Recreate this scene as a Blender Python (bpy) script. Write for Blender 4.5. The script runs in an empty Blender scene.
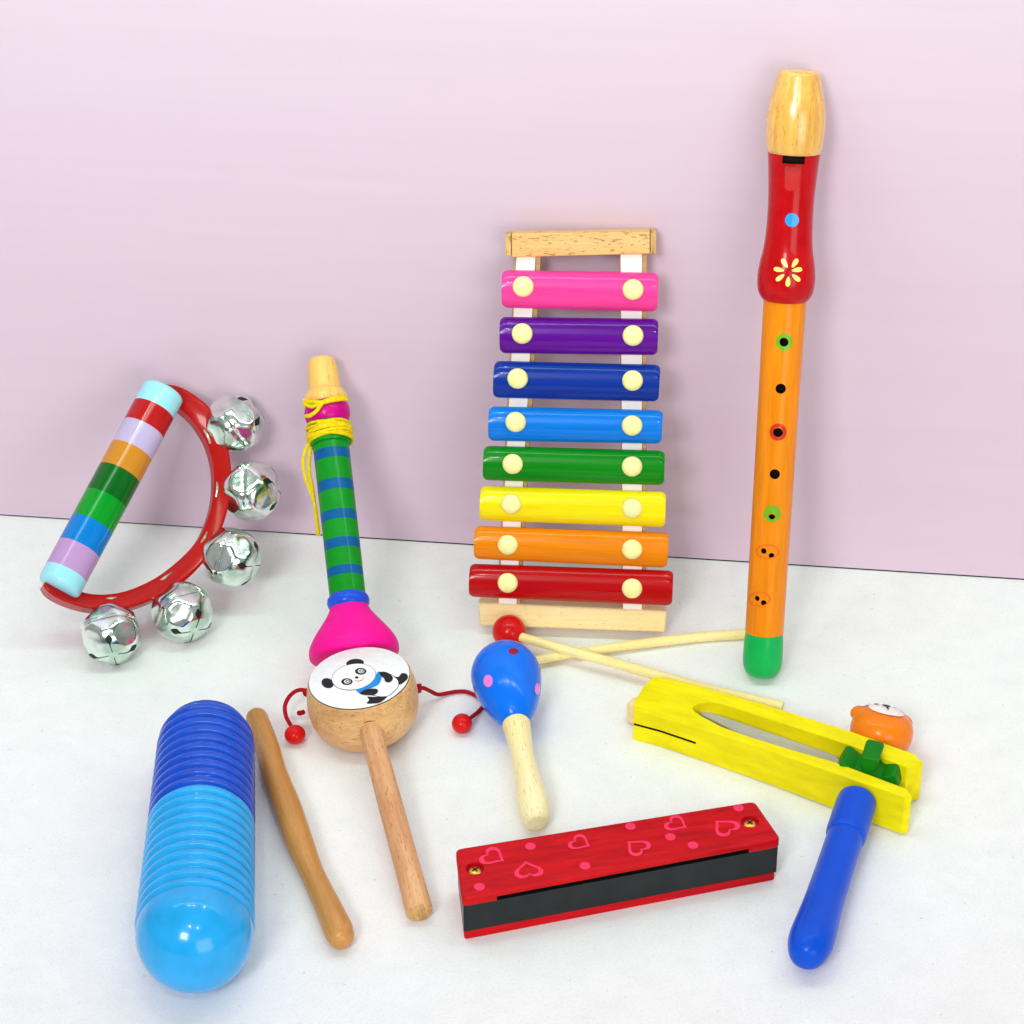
import bpy, bmesh, math, random
from mathutils import Vector, Matrix, noise
random.seed(4)
S = 0.0005                      # metres per modelling unit
SC = bpy.context.scene
COL = SC.collection
PI = math.pi
V = Vector

# ------------------------------------------------------------ camera
F = 2600.0                      # focal length = distance to the origin, in units
ELEV = math.radians(33)
CAM = V((0, -F*math.cos(ELEV), F*math.sin(ELEV)))
RIGHT = V((1, 0, 0))
FWD = (-CAM).normalized()
UPV = RIGHT.cross(FWD).normalized()

def ray(x, y):
    return (FWD*F + RIGHT*(x-512) + UPV*(512-y)).normalized()
def plane_hit(x, y, p, n):
    d = ray(x, y)
    return CAM + d*((p-CAM).dot(n)/d.dot(n))
def fl(x, y, z=0.0):            # a point standing z above the floor
    return plane_hit(x, y, V((0, 0, z)), V((0, 0, 1)))
W0 = fl(0, 515.5); W1 = fl(1024, 580)
WX = (W1-W0).normalized()
WN = V((WX.y, -WX.x, 0)); 
if WN.y > 0: WN = -WN
def wl(x, y, off=0.0):          # a point off units in front of the back wall
    return plane_hit(x, y, W0+WN*off, WN)
def upp(p):                     # units covered by one pixel at p
    return (p-CAM).dot(FWD)/F

def frame(A, Z, X=None):
    Z = Z.normalized()
    if X is None:
        tc = (CAM-A).normalized()
        front = (tc - Z*tc.dot(Z)).normalized()
        Y = -front
        X = Y.cross(Z)
    else:
        X = (X - Z*X.dot(Z)).normalized(); Y = Z.cross(X)
    M = Matrix.Identity(4)
    for i in range(3):
        M[i][0] = X[i]; M[i][1] = Y[i]; M[i][2] = Z[i]; M[i][3] = A[i]
    return M
def to_plane(M, x, y, z=0.0):   # local coordinates, in frame M, of the surface point z above its XY plane
    n = M.to_3x3().col[2]
    p = plane_hit(x, y, M.translation + n*z, n)
    return M.inverted() @ p

# ------------------------------------------------------------ materials
def lin(c):
    return tuple(((v/255)/12.92 if v/255 <= .04045 else ((v/255+.055)/1.055)**2.4) for v in c)
def newmat(name):
    m = bpy.data.materials.new(name); m.use_nodes = True
    nt = m.node_tree; b = nt.nodes['Principled BSDF']
    return m, nt, b
def nz(nt, scale, detail=4, rough=.6, vec=None):
    n = nt.nodes.new('ShaderNodeTexNoise'); n.inputs['Scale'].default_value = scale
    n.inputs['Detail'].default_value = detail; n.inputs['Roughness'].default_value = rough
    if vec: nt.links.new(vec, n.inputs['Vector'])
    return n
def ramp(nt, fac, stops):
    r = nt.nodes.new('ShaderNodeValToRGB'); e = r.color_ramp.elements
    while len(e) < len(stops): e.new(.5)
    for i, (p, c) in enumerate(stops):
        e[i].position = p; e[i].color = (*c, 1)
    nt.links.new(fac, r.inputs[0]); return r
def bump(nt, b, h, strength, dist=.0004):
    n = nt.nodes.new('ShaderNodeBump'); n.inputs['Strength'].default_value = strength
    n.inputs['Distance'].default_value = dist
    nt.links.new(h, n.inputs['Height']); nt.links.new(n.outputs[0], b.inputs['Normal'])
def paint(name, c, rough=.28, var=.12, coat=.4, bmp=.12, grain=None, spec=.12):
    m, nt, b = newmat(name)
    c = lin(c)
    tc = nt.nodes.new('ShaderNodeTexCoord')
    mp = nt.nodes.new('ShaderNodeMapping'); nt.links.new(tc.outputs['Object'], mp.inputs[0])
    mp.inputs['Scale'].default_value = grain or (90, 90, 90)
    n = nz(nt, 1.0, 6, .62, mp.outputs[0])
    lo = tuple(v*(1-var) for v in c); hi = tuple(min(1, v*(1+var*.7)+.004) for v in c)
    r = ramp(nt, n.outputs[0], [(.3, lo), (.7, hi)])
    nt.links.new(r.outputs[0], b.inputs['Base Color'])
    n2 = nz(nt, 2200, 2)
    nt.links.new(tc.outputs['Object'], n2.inputs['Vector'])
    rr = nt.nodes.new('ShaderNodeMapRange'); rr.inputs[3].default_value = rough*.75; rr.inputs[4].default_value = rough*1.3
    nt.links.new(n.outputs[0], rr.inputs[0]); nt.links.new(rr.outputs[0], b.inputs['Roughness'])
    ad = nt.nodes.new('ShaderNodeMath'); ad.operation = 'MULTIPLY_ADD'; ad.inputs[1].default_value = .25
    nt.links.new(n2.outputs[0], ad.inputs[0]); nt.links.new(n.outputs[0], ad.inputs[2])
    bump(nt, b, ad.outputs[0], bmp)
    b.inputs['Coat Weight'].default_value = coat*.36; b.inputs['Coat Roughness'].default_value = .08
    b.inputs['Specular IOR Level'].default_value = spec
    return m
def wood(name, c1, c2, dark=None, axis=2, rough=.5, pore=0.0, coat=.0):
    m, nt, b = newmat(name)
    tc = nt.nodes.new('ShaderNodeTexCoord')
    mp = nt.nodes.new('ShaderNodeMapping'); nt.links.new(tc.outputs['Object'], mp.inputs[0])
    s = [520, 520, 520]; s[axis] = 28; mp.inputs['Scale'].default_value = s
    n = nz(nt, 1.0, 6, .65, mp.outputs[0]); n.inputs['Distortion'].default_value = .6
    mp2 = nt.nodes.new('ShaderNodeMapping'); nt.links.new(tc.outputs['Object'], mp2.inputs[0])
    s2 = [90, 90, 90]; s2[axis] = 25; mp2.inputs['Scale'].default_value = s2
    big = nz(nt, 1.0, 3, .5, mp2.outputs[0])
    mx = nt.nodes.new('ShaderNodeMix'); mx.data_type = 'FLOAT'; mx.inputs[0].default_value = .45
    nt.links.new(n.outputs[0], mx.inputs[2]); nt.links.new(big.outputs[0], mx.inputs[3])
    r = ramp(nt, mx.outputs[0], [(.34, lin(c2)), (.62, lin(c1))])
    out = r.outputs[0]
    mp3 = nt.nodes.new('ShaderNodeMapping'); nt.links.new(tc.outputs['Object'], mp3.inputs[0])
    s3 = [1500, 1500, 1500]; s3[axis] = 300; mp3.inputs['Scale'].default_value = s3
    fl_ = nz(nt, 1.0, 2, .5, mp3.outputs[0])
    fr = ramp(nt, fl_.outputs[0], [(.63-.05*pore, (0, 0, 0)), (.70-.03*pore, (1, 1, 1))])
    mm = nt.nodes.new('ShaderNodeMix'); mm.data_type = 'RGBA'
    ml = nt.nodes.new('ShaderNodeMath'); ml.operation = 'MULTIPLY'; ml.inputs[1].default_value = .35+.45*pore
    nt.links.new(fr.outputs[0], ml.inputs[0]); nt.links.new(ml.outputs[0], mm.inputs[0])
    nt.links.new(out, mm.inputs[6]); mm.inputs[7].default_value = (*lin(dark or tuple(v*.6 for v in c2)), 1)
    nt.links.new(mm.outputs[2], b.inputs['Base Color'])
    b.inputs['Roughness'].default_value = rough
    b.inputs['Coat Weight'].default_value = coat; b.inputs['Coat Roughness'].default_value = .2
    bump(nt, b, n.outputs[0], .2)
    return m
def flat(name, c, rough=.5, coat=0, metal=0):
    m, nt, b = newmat(name)
    tc = nt.nodes.new('ShaderNodeTexCoord'); n = nz(nt, 300, 3, .5, tc.outputs['Object'])
    c = lin(c); r = ramp(nt, n.outputs[0], [(.3, tuple(v*.9 for v in c)), (.7, tuple(min(1, v*1.06) for v in c))])
    nt.links.new(r.outputs[0], b.inputs['Base Color'])
    b.inputs['Roughness'].default_value = rough; b.inputs['Coat Weight'].default_value = coat
    b.inputs['Metallic'].default_value = metal; b.inputs['Specular IOR Level'].default_value = .25
    return m

M = {}
M['red'] = paint('red lacquer', (188, 0, 10), .24, .16, .6)
M['plate_red'] = paint('red stained plate', (196, 0, 14), .42, .3, .15, .3, (40, 300, 300))
M['hoop'] = paint('red plastic', (178, 16, 12), .22, .06, .5, .03)
M['hot_pink'] = paint('hot pink lacquer', (250, 12, 150), .5, .1, .1, .2)
M['magenta'] = paint('magenta lacquer', (205, 0, 130), .35)
M['orange'] = paint('orange lacquer', (242, 138, 6), .3, .2, .5, .18, (320, 320, 26))
M['green_cap'] = paint('green cap lacquer', (14, 180, 88), .35)
M['tube_green'] = paint('green tube lacquer', (6, 140, 28), .38)
M['tube_blue'] = paint('blue band lacquer', (0, 88, 150), .38)
M['ring_blue'] = paint('ring blue', (34, 78, 210), .25)
M['guiro_dark'] = paint('royal blue lacquer', (0, 74, 196), .2, .14, .9, .22, None, .22)
M['guiro_light'] = paint('sky blue lacquer', (26, 164, 232), .17, .10, .9, .2, None, .25)
M['maraca'] = paint('maraca blue', (0, 112, 236), .2, .05, .6, .15)
M['spot_red'] = flat('spot red', (150, 12, 40), .35, .3)
M['spot_pink'] = flat('spot pink', (240, 130, 215), .35, .3)
M['yellow'] = paint('ratchet yellow', (242, 226, 0), .5, .15, .1, .5, (45, 160, 160))  # mottled tone put in for the shade on the front faces
M['gear'] = paint('gear green', (6, 122, 14), .4, .1, .1, .08)
M['handle_blue'] = paint('handle blue', (0, 78, 206), .3, .05, .3, .05)
M['bear'] = paint('bear orange', (242, 128, 16), .25, .05, .6, .03)
M['bear_pale'] = flat('bear cream', (255, 222, 190), .35, .3)
M['bear_white'] = flat('bear muzzle white', (250, 240, 232), .35, .3)
M['black'] = flat('black print', (26, 26, 28), .45)
M['cover'] = paint('black cover plate', (38, 42, 42), .3, .12, .2, .06)
M['slotblack'] = flat('black slot', (4, 4, 5), .8)
M['hole'] = flat('dark hole', (28, 12, 6), .8)
M['heart'] = flat('heart pink', (244, 50, 96), .45)
M['heart_dark'] = flat('inner red', (196, 6, 20), .45)
M['steel'] = flat('dull steel', (180, 176, 160), .35, 0, 1)
M['brass'] = flat('brass', (214, 160, 74), .3, 0, 1)
M['paper'] = flat('white drum skin', (255, 255, 255), .5)
M['scarf'] = flat('scarf blue', (16, 140, 226), .5)
M['rosy'] = flat('smile red', (190, 90, 90), .5)
M['cord_red'] = paint('red cord', (176, 12, 34), .7, .3, 0, .8, (900, 900, 900))
M['bead'] = paint('red bead', (212, 18, 20), .25)
M['cord_yellow'] = paint('yellow cord', (238, 208, 14), .6, .2, 0, .8, (700, 700, 700))
M['knob'] = flat('cream knob', (250, 242, 165), .35, .3)
M['felt'] = paint('white felt', (248, 240, 232), .9, .06, 0, .3)
M['rail_wood'] = wood('rail wood', (206, 168, 112), (172, 130, 80))
M['beech'] = wood('beech', (236, 186, 118), (222, 160, 88), (140, 84, 36), 0, .5, 1.0)
M['pale_x'] = wood('pale pine', (250, 226, 168), (240, 208, 142), None, 0, .5)
M['pale'] = wood('pale pine turned', (255, 238, 172), (246, 222, 142), (190, 140, 60), 2, .45)
M['cream_handle'] = wood('cream handle', (252, 242, 190), (242, 224, 150), (176, 128, 60), 2, .42, .25, .3)
M['stick_tan'] = wood('tan dowel', (208, 148, 72), (186, 122, 52), None, 2, .45, 0, .2)
M['drum_wood'] = wood('drum shell wood', (236, 190, 128), (206, 150, 88), (140, 84, 40), 0, .5, .6, .2)
M['dowel'] = wood('reddish dowel', (232, 180, 128), (204, 138, 88), (140, 78, 38), 2, .55, .5)
M['mouth'] = wood('varnished mouthpiece', (242, 186, 88), (208, 138, 48), (130, 70, 24), 2, .22, .2, .8)
M['mouth_pale'] = wood('pale mouthpiece', (250, 200, 104), (238, 178, 78), (120, 70, 20), 2, .4, .1, .3)
M['shaded_wood'] = wood('shaded tongue wood', (190, 186, 176), (160, 156, 148), None, 0, .6)  # pale tongue wood, greyed: the slot's shade is put into its colour
M['end_grain'] = wood('end grain', (226, 182, 116), (160, 112, 62), (110, 66, 30), 1, .7, 1.0)
STR = {'cyan': (158, 222, 234), 'red': (184, 20, 24), 'lilac': (192, 176, 212), 'orange': (206, 134, 36),
       'dgreen': (0, 96, 20), 'green': (0, 148, 34), 'blue': (0, 122, 204), 'pink': (188, 146, 196)}
for k, c in STR.items(): M['s_'+k] = paint('stripe '+k, c, .14, .02, .9, .01)
BARC = [('pink', (252, 62, 150)), ('purple', (92, 0, 140)), ('navy', (0, 46, 146)), ('azure', (0, 118, 218)),
        ('green', (0, 128, 10)), ('yellow', (250, 222, 0)), ('orange', (236, 132, 0)), ('red', (184, 0, 8))]
for k, c in BARC: M['b_'+k] = paint('bar '+k, c, .22, .14, .7, .12, (18, 330, 330))
# chrome with a faint green cast; darker green reflections painted into the colour
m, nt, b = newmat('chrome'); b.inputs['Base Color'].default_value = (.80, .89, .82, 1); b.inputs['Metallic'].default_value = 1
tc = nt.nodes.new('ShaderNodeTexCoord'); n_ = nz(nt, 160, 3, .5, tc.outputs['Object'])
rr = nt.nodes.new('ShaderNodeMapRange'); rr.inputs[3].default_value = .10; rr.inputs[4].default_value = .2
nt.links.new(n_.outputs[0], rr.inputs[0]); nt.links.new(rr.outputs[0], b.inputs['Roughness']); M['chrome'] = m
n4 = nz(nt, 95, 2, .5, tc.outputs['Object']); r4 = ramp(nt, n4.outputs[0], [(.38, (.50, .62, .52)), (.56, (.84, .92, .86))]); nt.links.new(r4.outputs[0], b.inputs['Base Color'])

# ------------------------------------------------------------ mesh building
class MB:
    def __init__(s): s.v = []; s.f = []; s.mi = []; s.mats = []
    def mat(s, k):
        if k not in s.mats: s.mats.append(k)
        return s.mats.index(k)
    def add(s, verts, faces, k):
        o = len(s.v); s.v += [V(v) for v in verts]; i = s.mat(k)
        for f in faces: s.f.append([o+a for a in f]); s.mi.append(i)
    def build(s, name, parent=None, angle=35, bevel=0, seg=2, loc=None):
        me = bpy.data.meshes.new(name)
        me.from_pydata([v*S for v in s.v], [], s.f)
        for k in s.mats: me.materials.append(M[k])
        for p, i in zip(me.polygons, s.mi): p.material_index = i
        bm = bmesh.new(); bm.from_mesh(me); bmesh.ops.remove_doubles(bm, verts=bm.verts, dist=1e-7)
        bmesh.ops.recalc_face_normals(bm, faces=bm.faces); bm.to_mesh(me); bm.free()
        me.shade_smooth(); me.set_sharp_from_angle(angle=math.radians(angle))
        o = bpy.data.objects.new(name, me); COL.objects.link(o)
        if parent: o.parent = parent
        if bevel:
            bv = o.modifiers.new('bevel', 'BEVEL'); bv.width = bevel*S; bv.segments = seg; bv.limit_method = 'ANGLE'
            bv.angle_limit = math.radians(32)
            try: bv.harden_normals = True
            except Exception: pass
        return o
def spl(pts, n=6):              # Catmull-Rom through points of any dimension
    P = [V(p) for p in pts]; P = [P[0]*2-P[1]] + P + [P[-1]*2-P[-2]]
    out = []
    for i in range(1, len(P)-2):
        for k in range(n):
            t = k/n; a, b, c, d = P[i-1], P[i], P[i+1], P[i+2]
            out.append(.5*((2*b)+(c-a)*t+(2*a-5*b+4*c-d)*t*t+(3*b-a-3*c+d)*t**3))
    out.append(P[-2]); return out
def lathe(mb, prof, k, n=64, wob=0.0, sy=1.0):
    rows = []; vs = []; fs = []
    for t, r in prof:
        r = max(r, 0)
        if r < 1e-4: rows.append([len(vs)]); vs.append((0, 0, t))
        else:
            rows.append(list(range(len(vs), len(vs)+n)))
            for i in range(n):
                a = 2*PI*i/n
                q = r*(1+wob*noise.noise(V((math.cos(a)*1.3, math.sin(a)*1.3, t*.02))))
                vs.append((q*math.sin(a), -q*math.cos(a)*sy, t))
    for a, b in zip(rows, rows[1:]):
        for i in range(n):
            j = (i+1) % n
            if len(a) == 1 and len(b) == 1: continue
            if len(a) == 1: fs.append([a[0], b[i], b[j]])
            elif len(b) == 1: fs.append([a[i], a[j], b[0]])
            else: fs.append([a[i], a[j], b[j], b[i]])
    mb.add(vs, fs, k)
def tube(mb, pts, rad, k, n=12, cap=True):
    P = [V(p) for p in pts]; N = len(P)
    R = rad if isinstance(rad, (list, tuple)) else [rad]*N
    up = V((0, 0, 1)); vs = []; fs = []
    T0 = (P[1]-P[0]).normalized(); x = T0.cross(up)
    if x.length < .1: x = T0.cross(V((0, 1, 0)))
    x.normalize()
    for i in range(N):
        T = (P[min(i+1, N-1)]-P[max(i-1, 0)]).normalized()
        x = (x-T*x.dot(T)).normalized(); y = T.cross(x)
        for j in range(n):
            a = 2*PI*j/n; vs.append(P[i]+(x*math.cos(a)+y*math.sin(a))*R[i])
    for i in range(N-1):
        for j in range(n):
            q = (j+1) % n; fs.append([i*n+j, i*n+q, (i+1)*n+q, (i+1)*n+j])
    if cap: fs += [list(range(n))[::-1], list(range((N-1)*n, N*n))]
    mb.add(vs, fs, k)
def ball(mb, c, r, k, n=32, m=20, sc=(1, 1, 1)):
    vs = []; fs = []
    for i in range(m+1):
        th = PI*i/m
        for j in range(n):
            ph = 2*PI*j/n
            vs.append((c[0]+r*sc[0]*math.sin(th)*math.cos(ph), c[1]+r*sc[1]*math.sin(th)*math.sin(ph), c[2]+r*sc[2]*math.cos(th)))
    for i in range(m):
        for j in range(n):
            q = (j+1) % n
            if i == 0: fs.append([j, n+j, n+q])
            elif i == m-1: fs.append([i*n+j, (i+1)*n+j, i*n+q])
            else: fs.append([i*n+j, (i+1)*n+j, (i+1)*n+q, i*n+q])
    mb.add(vs, fs, k)
def prism(mb, poly, z0, z1, k, ztop=None):
    n = len(poly); vs = []
    for p in poly: vs.append((p[0], p[1], z0(p) if callable(z0) else z0))
    for p in poly: vs.append((p[0], p[1], z1(p) if callable(z1) else z1))
    fs = [[i, (i+1) % n, n+(i+1) % n, n+i] for i in range(n)]
    fs += [list(range(n))[::-1], list(range(n, 2*n))]
    mb.add(vs, fs, k)
def flatpoly(mb, poly, z, k):
    mb.add([(p[0], p[1], z) for p in poly], [list(range(len(poly)))], k)
def ringpoly(mb, outer, inner, z, k):
    n = len(outer)
    mb.add([(p[0], p[1], z) for p in outer]+[(p[0], p[1], z) for p in inner],
           [[i, (i+1) % n, n+(i+1) % n, n+i] for i in range(n)], k)
def ell(cx, cy, a, b, rot=0, n=28):
    c, s = math.cos(rot), math.sin(rot)
    return [(cx+a*math.cos(t)*c-b*math.sin(t)*s, cy+a*math.cos(t)*s+b*math.sin(t)*c) for t in [2*PI*i/n for i in range(n)]]

def thing(name, label, cat, mat, group=None):
    o = bpy.data.objects.new(name, None); COL.objects.link(o)
    m2 = mat.copy(); m2.translation = mat.translation*S
    o.matrix_world = m2; o.empty_display_size = .02
    o['label'] = label; o['category'] = cat
    if group: o['group'] = group
    return o
def struct(o): o['kind'] = 'structure'; return o
def bool_cut(o, mb, k):
    c = mb.build('cut'); c.parent = o.parent; c.matrix_basis = o.matrix_basis.copy()
    md = o.modifiers.new('holes', 'BOOLEAN'); md.object = c; md.solver = 'EXACT'; md.operation = 'DIFFERENCE'
    try: md.material_mode = 'TRANSFER'
    except Exception: pass
    bpy.context.view_layer.update()
    dg = bpy.context.evaluated_depsgraph_get()
    me = bpy.data.meshes.new_from_object(o.evaluated_get(dg))
    o.modifiers.clear(); o.data = me; me.set_sharp_from_angle(angle=math.radians(35))
    bpy.data.objects.remove(c)

class Axis:                     # a turned object: axis from A to B, measured from the photograph
    def __init__(s, A, B):
        s.A, s.B = A, B; s.M = frame(A, B-A); s.L = (B-A).length; s.Mi = s.M.inverted()
    def t(s, x, y):
        d = ray(x, y); o = s.A; z = (s.B-s.A).normalized(); w = CAM-o
        b = d.dot(z); return (z.dot(w)-b*d.dot(w))/(1-b*b)
    def lat(s, x, y):           # signed distance of the pixel's ray from the axis
        t = s.t(x, y); p = s.A+(s.B-s.A).normalized()*t; d = ray(x, y)
        c = CAM+d*((p-CAM).dot(d)); return (s.M.to_3x3().inverted() @ (c-p)).x
    def r(s, x, y, w): return w/2*upp(s.A+(s.B-s.A).normalized()*s.t(x, y))
def wrap(mb, ax, prof, outline, k, off=.35, inner=0.0, rings=4, hole=None):
    """outline: image points around a spot, laid on the turned surface"""
    pts = sorted(prof)
    def R(t):
        for (a, ra), (b, rb) in zip(pts, pts[1:]):
            if a <= t <= b: return ra+(rb-ra)*(t-a)/max(b-a, 1e-6)
        return pts[0][1] if t < pts[0][0] else pts[-1][1]
    P = []
    def hit(x, y):
        o = ax.Mi @ CAM; d = (ax.Mi.to_3x3() @ ray(x, y)).normalized()
        a = d.x*d.x+d.y*d.y; tc = -(o.x*d.x+o.y*d.y)/a; s0 = tc-160
        inside = lambda q: math.hypot(o.x+d.x*q, o.y+d.y*q) < R(o.z+d.z*q) and pts[0][0] <= o.z+d.z*q <= pts[-1][0]
        q = s0; lim = tc+160
        while q < lim and not inside(q): q += 2.0
        if q >= lim:
            q = min((s0+k*1.0 for k in range(320)), key=lambda k: math.hypot(o.x+d.x*k, o.y+d.y*k)-R(o.z+d.z*k))
        else:
            lo, hi = q-2, q
            for _ in range(24):
                m = (lo+hi)/2
                if inside(m): hi = m
                else: lo = m
            q = hi
        p = o+d*q; return (math.atan2(p.x, -p.y), p.z)
    for x, y in outline: P.append(hit(x, y))
    ct = V((sum(p[0] for p in P)/len(P), sum(p[1] for p in P)/len(P))); n = len(P)
    H = [hit(x, y) for x, y in hole] if hole else [(ct.x+(p[0]-ct.x)*inner, ct.y+(p[1]-ct.y)*inner) for p in P]
    vs = []; fs = []
    for q in [i/rings for i in range(rings+1)]:
        for h, p in zip(H, P):
            f = h[0]+(p[0]-h[0])*q; t = h[1]+(p[1]-h[1])*q; r = R(t)+off
            vs.append((r*math.sin(f), -r*math.cos(f), t))
    for i in range(rings):
        for j in range(n):
            a = (j+1) % n; fs.append([i*n+j, i*n+a, (i+1)*n+a, (i+1)*n+j])
    mb.add(vs, fs, k)

# ------------------------------------------------------------ setting
mb = MB()
def wallpt(a, h): return W0+WX*a+V((0, 0, h))
fm, nt, b = newmat('white plaster board')
tc = nt.nodes.new('ShaderNodeTexCoord')
n1 = nz(nt, 55, 8, .7, tc.outputs['Object']); n2 = nz(nt, 900, 4, .7, tc.outputs['Object']); n3 = nz(nt, 420, 2, .5, tc.outputs['Object'])
r1 = ramp(nt, n1.outputs[0], [(.3, (.845, .845, .838)), (.6, (.895, .893, .886))])
r3 = ramp(nt, n3.outputs[0], [(.22, (.72, .72, .72)), (.29, (1, 1, 1))])
r2 = ramp(nt, n2.outputs[0], [(.28, (.88, .88, .88)), (.50, (1, 1, 1))])
mx = nt.nodes.new('ShaderNodeMix'); mx.data_type = 'RGBA'; mx.blend_type = 'MULTIPLY'; mx.inputs[0].default_value = 1
nt.links.new(r1.outputs[0], mx.inputs[6]); nt.links.new(r2.outputs[0], mx.inputs[7])
mx2 = nt.nodes.new('ShaderNodeMix'); mx2.data_type = 'RGBA'; mx2.blend_type = 'MULTIPLY'; mx2.inputs[0].default_value = 1
nt.links.new(mx.outputs[2], mx2.inputs[6]); nt.links.new(r3.outputs[0], mx2.inputs[7])
nt.links.new(mx2.outputs[2], b.inputs['Base Color']); b.inputs['Roughness'].default_value = .75
b.inputs['Specular IOR Level'].default_value = .2
bump(nt, b, n2.outputs[0], .25, .0003); M['floor'] = fm
wm, nt, b = newmat('pale pink paper')
tc = nt.nodes.new('ShaderNodeTexCoord'); mp = nt.nodes.new('ShaderNodeMapping'); nt.links.new(tc.outputs['Object'], mp.inputs[0]); mp.inputs['Scale'].default_value = (4, 4, 95)
n1 = nz(nt, 1, 6, .65, mp.outputs[0])
r1 = ramp(nt, n1.outputs[0], [(.3, (.685, .52, .635)), (.7, (.705, .54, .655))])
nt.links.new(r1.outputs[0], b.inputs['Base Color']); b.inputs['Roughness'].default_value = .8
b.inputs['Specular IOR Level'].default_value = .15
n2 = nz(nt, 1500, 3, .6, tc.outputs['Object']); bump(nt, b, n2.outputs[0], .2, .0002); M['wall'] = wm
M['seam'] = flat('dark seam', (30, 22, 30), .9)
e0 = wallpt(-3500, 0); e1 = wallpt(4500, 0)
prism(mb, [(e0.x, e0.y), (e1.x, e1.y), (4500, -3600), (-3500, -3600)][::-1], -20, 0, 'floor')
struct(mb.build('floor'))
mb = MB()
bk = -WN*20
def wallslab(mb, h0, h1, k, f0=0, f1=-20):
    c = [e0+WN*f0, e1+WN*f0, e1+WN*f1, e0+WN*f1]
    prism(mb, [(p.x, p.y) for p in c], h0, h1, k)
wallslab(mb, 1.5, 3200, 'wall'); back = struct(mb.build('backdrop'))
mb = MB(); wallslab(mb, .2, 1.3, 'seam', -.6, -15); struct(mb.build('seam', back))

# ------------------------------------------------------------ recorder (leans on the wall)
ax = Axis(fl(762, 669, 9), wl(799, 74, 24))
rec = thing('recorder', 'tall wooden recorder with red head, orange holed body and green foot', 'recorder', ax.M)
def P(lst): return [(ax.t(x, y-1.3), ax.r(x, y, w)) for x, y, w in lst]
foot = P([(763, 676, 10), (763, 675.5, 26), (763, 672, 34), (763, 664, 39), (764.4, 648, 39.5), (765, 633, 37.5)])
foot = [(foot[0][0]-.5, 0)]+foot
mb = MB(); lathe(mb, foot[:1]+[tuple(p) for p in spl(foot[1:], 4)], 'green_cap'); mb.build('foot_cap', rec)
body_p = P([(765, 632.8, 38.5), (765.5, 610, 38.6), (773, 480, 40), (779, 380, 41.5), (783, 299, 43)])
body_c = [(body_p[0][0], 0)]+body_p+[(body_p[-1][0], 0)]
mb = MB(); lathe(mb, body_c, 'orange', 72); body = mb.build('body', rec)
cut = MB()
HO = [(784, 342, 4.6, 'g'), (781, 388, 5, None), (778, 432, 5, 'r'), (775, 473, 5, None), (772, 516, 3.4, 'G'),
      (763, 549.5, 2.8, None), (772, 554, 2.8, None), (756, 597, 2.6, None), (763.5, 601, 2.8, None)]
def Rbody(t): return 19.8+(t-40)*.006
for x, y, r, _ in HO:
    t = ax.t(x, y-3.8); d = ax.lat(x, y); f = math.asin(d/Rbody(t))
    n = V((math.sin(f), -math.cos(f), 0)); c = V((0, 0, t))
    tube(cut, [c+n*6, c+n*40], r*upp(ax.A), 'hole', 20)
bool_cut(body, cut, 'hole')
mb = MB()
def circ(x, y, a, b=None): return [(x+a*math.cos(q), y+(b or a)*math.sin(q)) for q in [2*PI*i/24 for i in range(24)]]
M['ring_green'] = flat('ring green', (110, 176, 20), .4, .3); M['ring_red'] = flat('ring red', (208, 40, 14), .4, .3)
M['ring_orange'] = flat('ring deep orange', (238, 108, 8), .4, .3)
for x, y, a, b2, k, q, lb in ((784, 342, 8.2, 8.8, 'ring_green', (784, 342, 4.5), 'upper green ring'), (778, 432, 8.4, 8.6, 'ring_red', (778, 432, 4.9), 'red ring'), (772.3, 513.6, 8.6, 8.4, 'ring_green', (772, 516, 3.3), 'lower green ring')):
    mb = MB(); wrap(mb, ax, body_p, circ(x, y, a, b2), k, .3, 0, 4, circ(*q)); mb.build('hole_ring', body)['label'] = lb
mb = MB()
for x, y, a in ((767.5, 551.5, 12), (759.7, 599, 11)):
    wrap(mb, ax, body_p, circ(x, y, a, 7.5), 'ring_orange', .2, .84, 1)
mb.build('recess_outline', body)
head = P([(782.5, 301, 44), (783, 298, 50), (784.5, 291, 56), (786, 279, 58), (787.5, 266, 55.5), (789.5, 248, 49), (791.5, 226, 46), (793, 200, 46), (795, 175, 49), (796.5, 154.5, 52.5)])
hs = [tuple(p) for p in spl(head, 6)]
mb = MB(); lathe(mb, [(hs[0][0], 0)]+hs+[(hs[-1][0], 0)], 'red', 72); hd = mb.build('head_joint', rec)
cut = MB()
tw = ax.t(795.5, 160-1.3); th = 4.6; rr = 25.5
cut.add([(-9.5, -45, tw-4), (9.5, -45, tw-4), (9.5, -45, tw+8), (-9.5, -45, tw+8), (-9.5, -12, tw-1), (9.5, -12, tw-1), (9.5, -12, tw+8), (-9.5, -12, tw+8)],
        [[0, 1, 2, 3], [4, 7, 6, 5], [0, 4, 5, 1], [1, 5, 6, 2], [2, 6, 7, 3], [3, 7, 4, 0]], 'hole')
tr0, tr1 = tw-4, tw-25
def RH(t):
    for (a, ra), (b2, rb) in zip(hs, hs[1:]):
        if a <= t <= b2: return ra+(rb-ra)*(t-a)/max(b2-a, 1e-6)
    return hs[-1][1]
M['deep_red'] = flat('lip red', (190, 18, 8), .45)
bool_cut(hd, cut, 'hole')
cut = MB()
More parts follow.
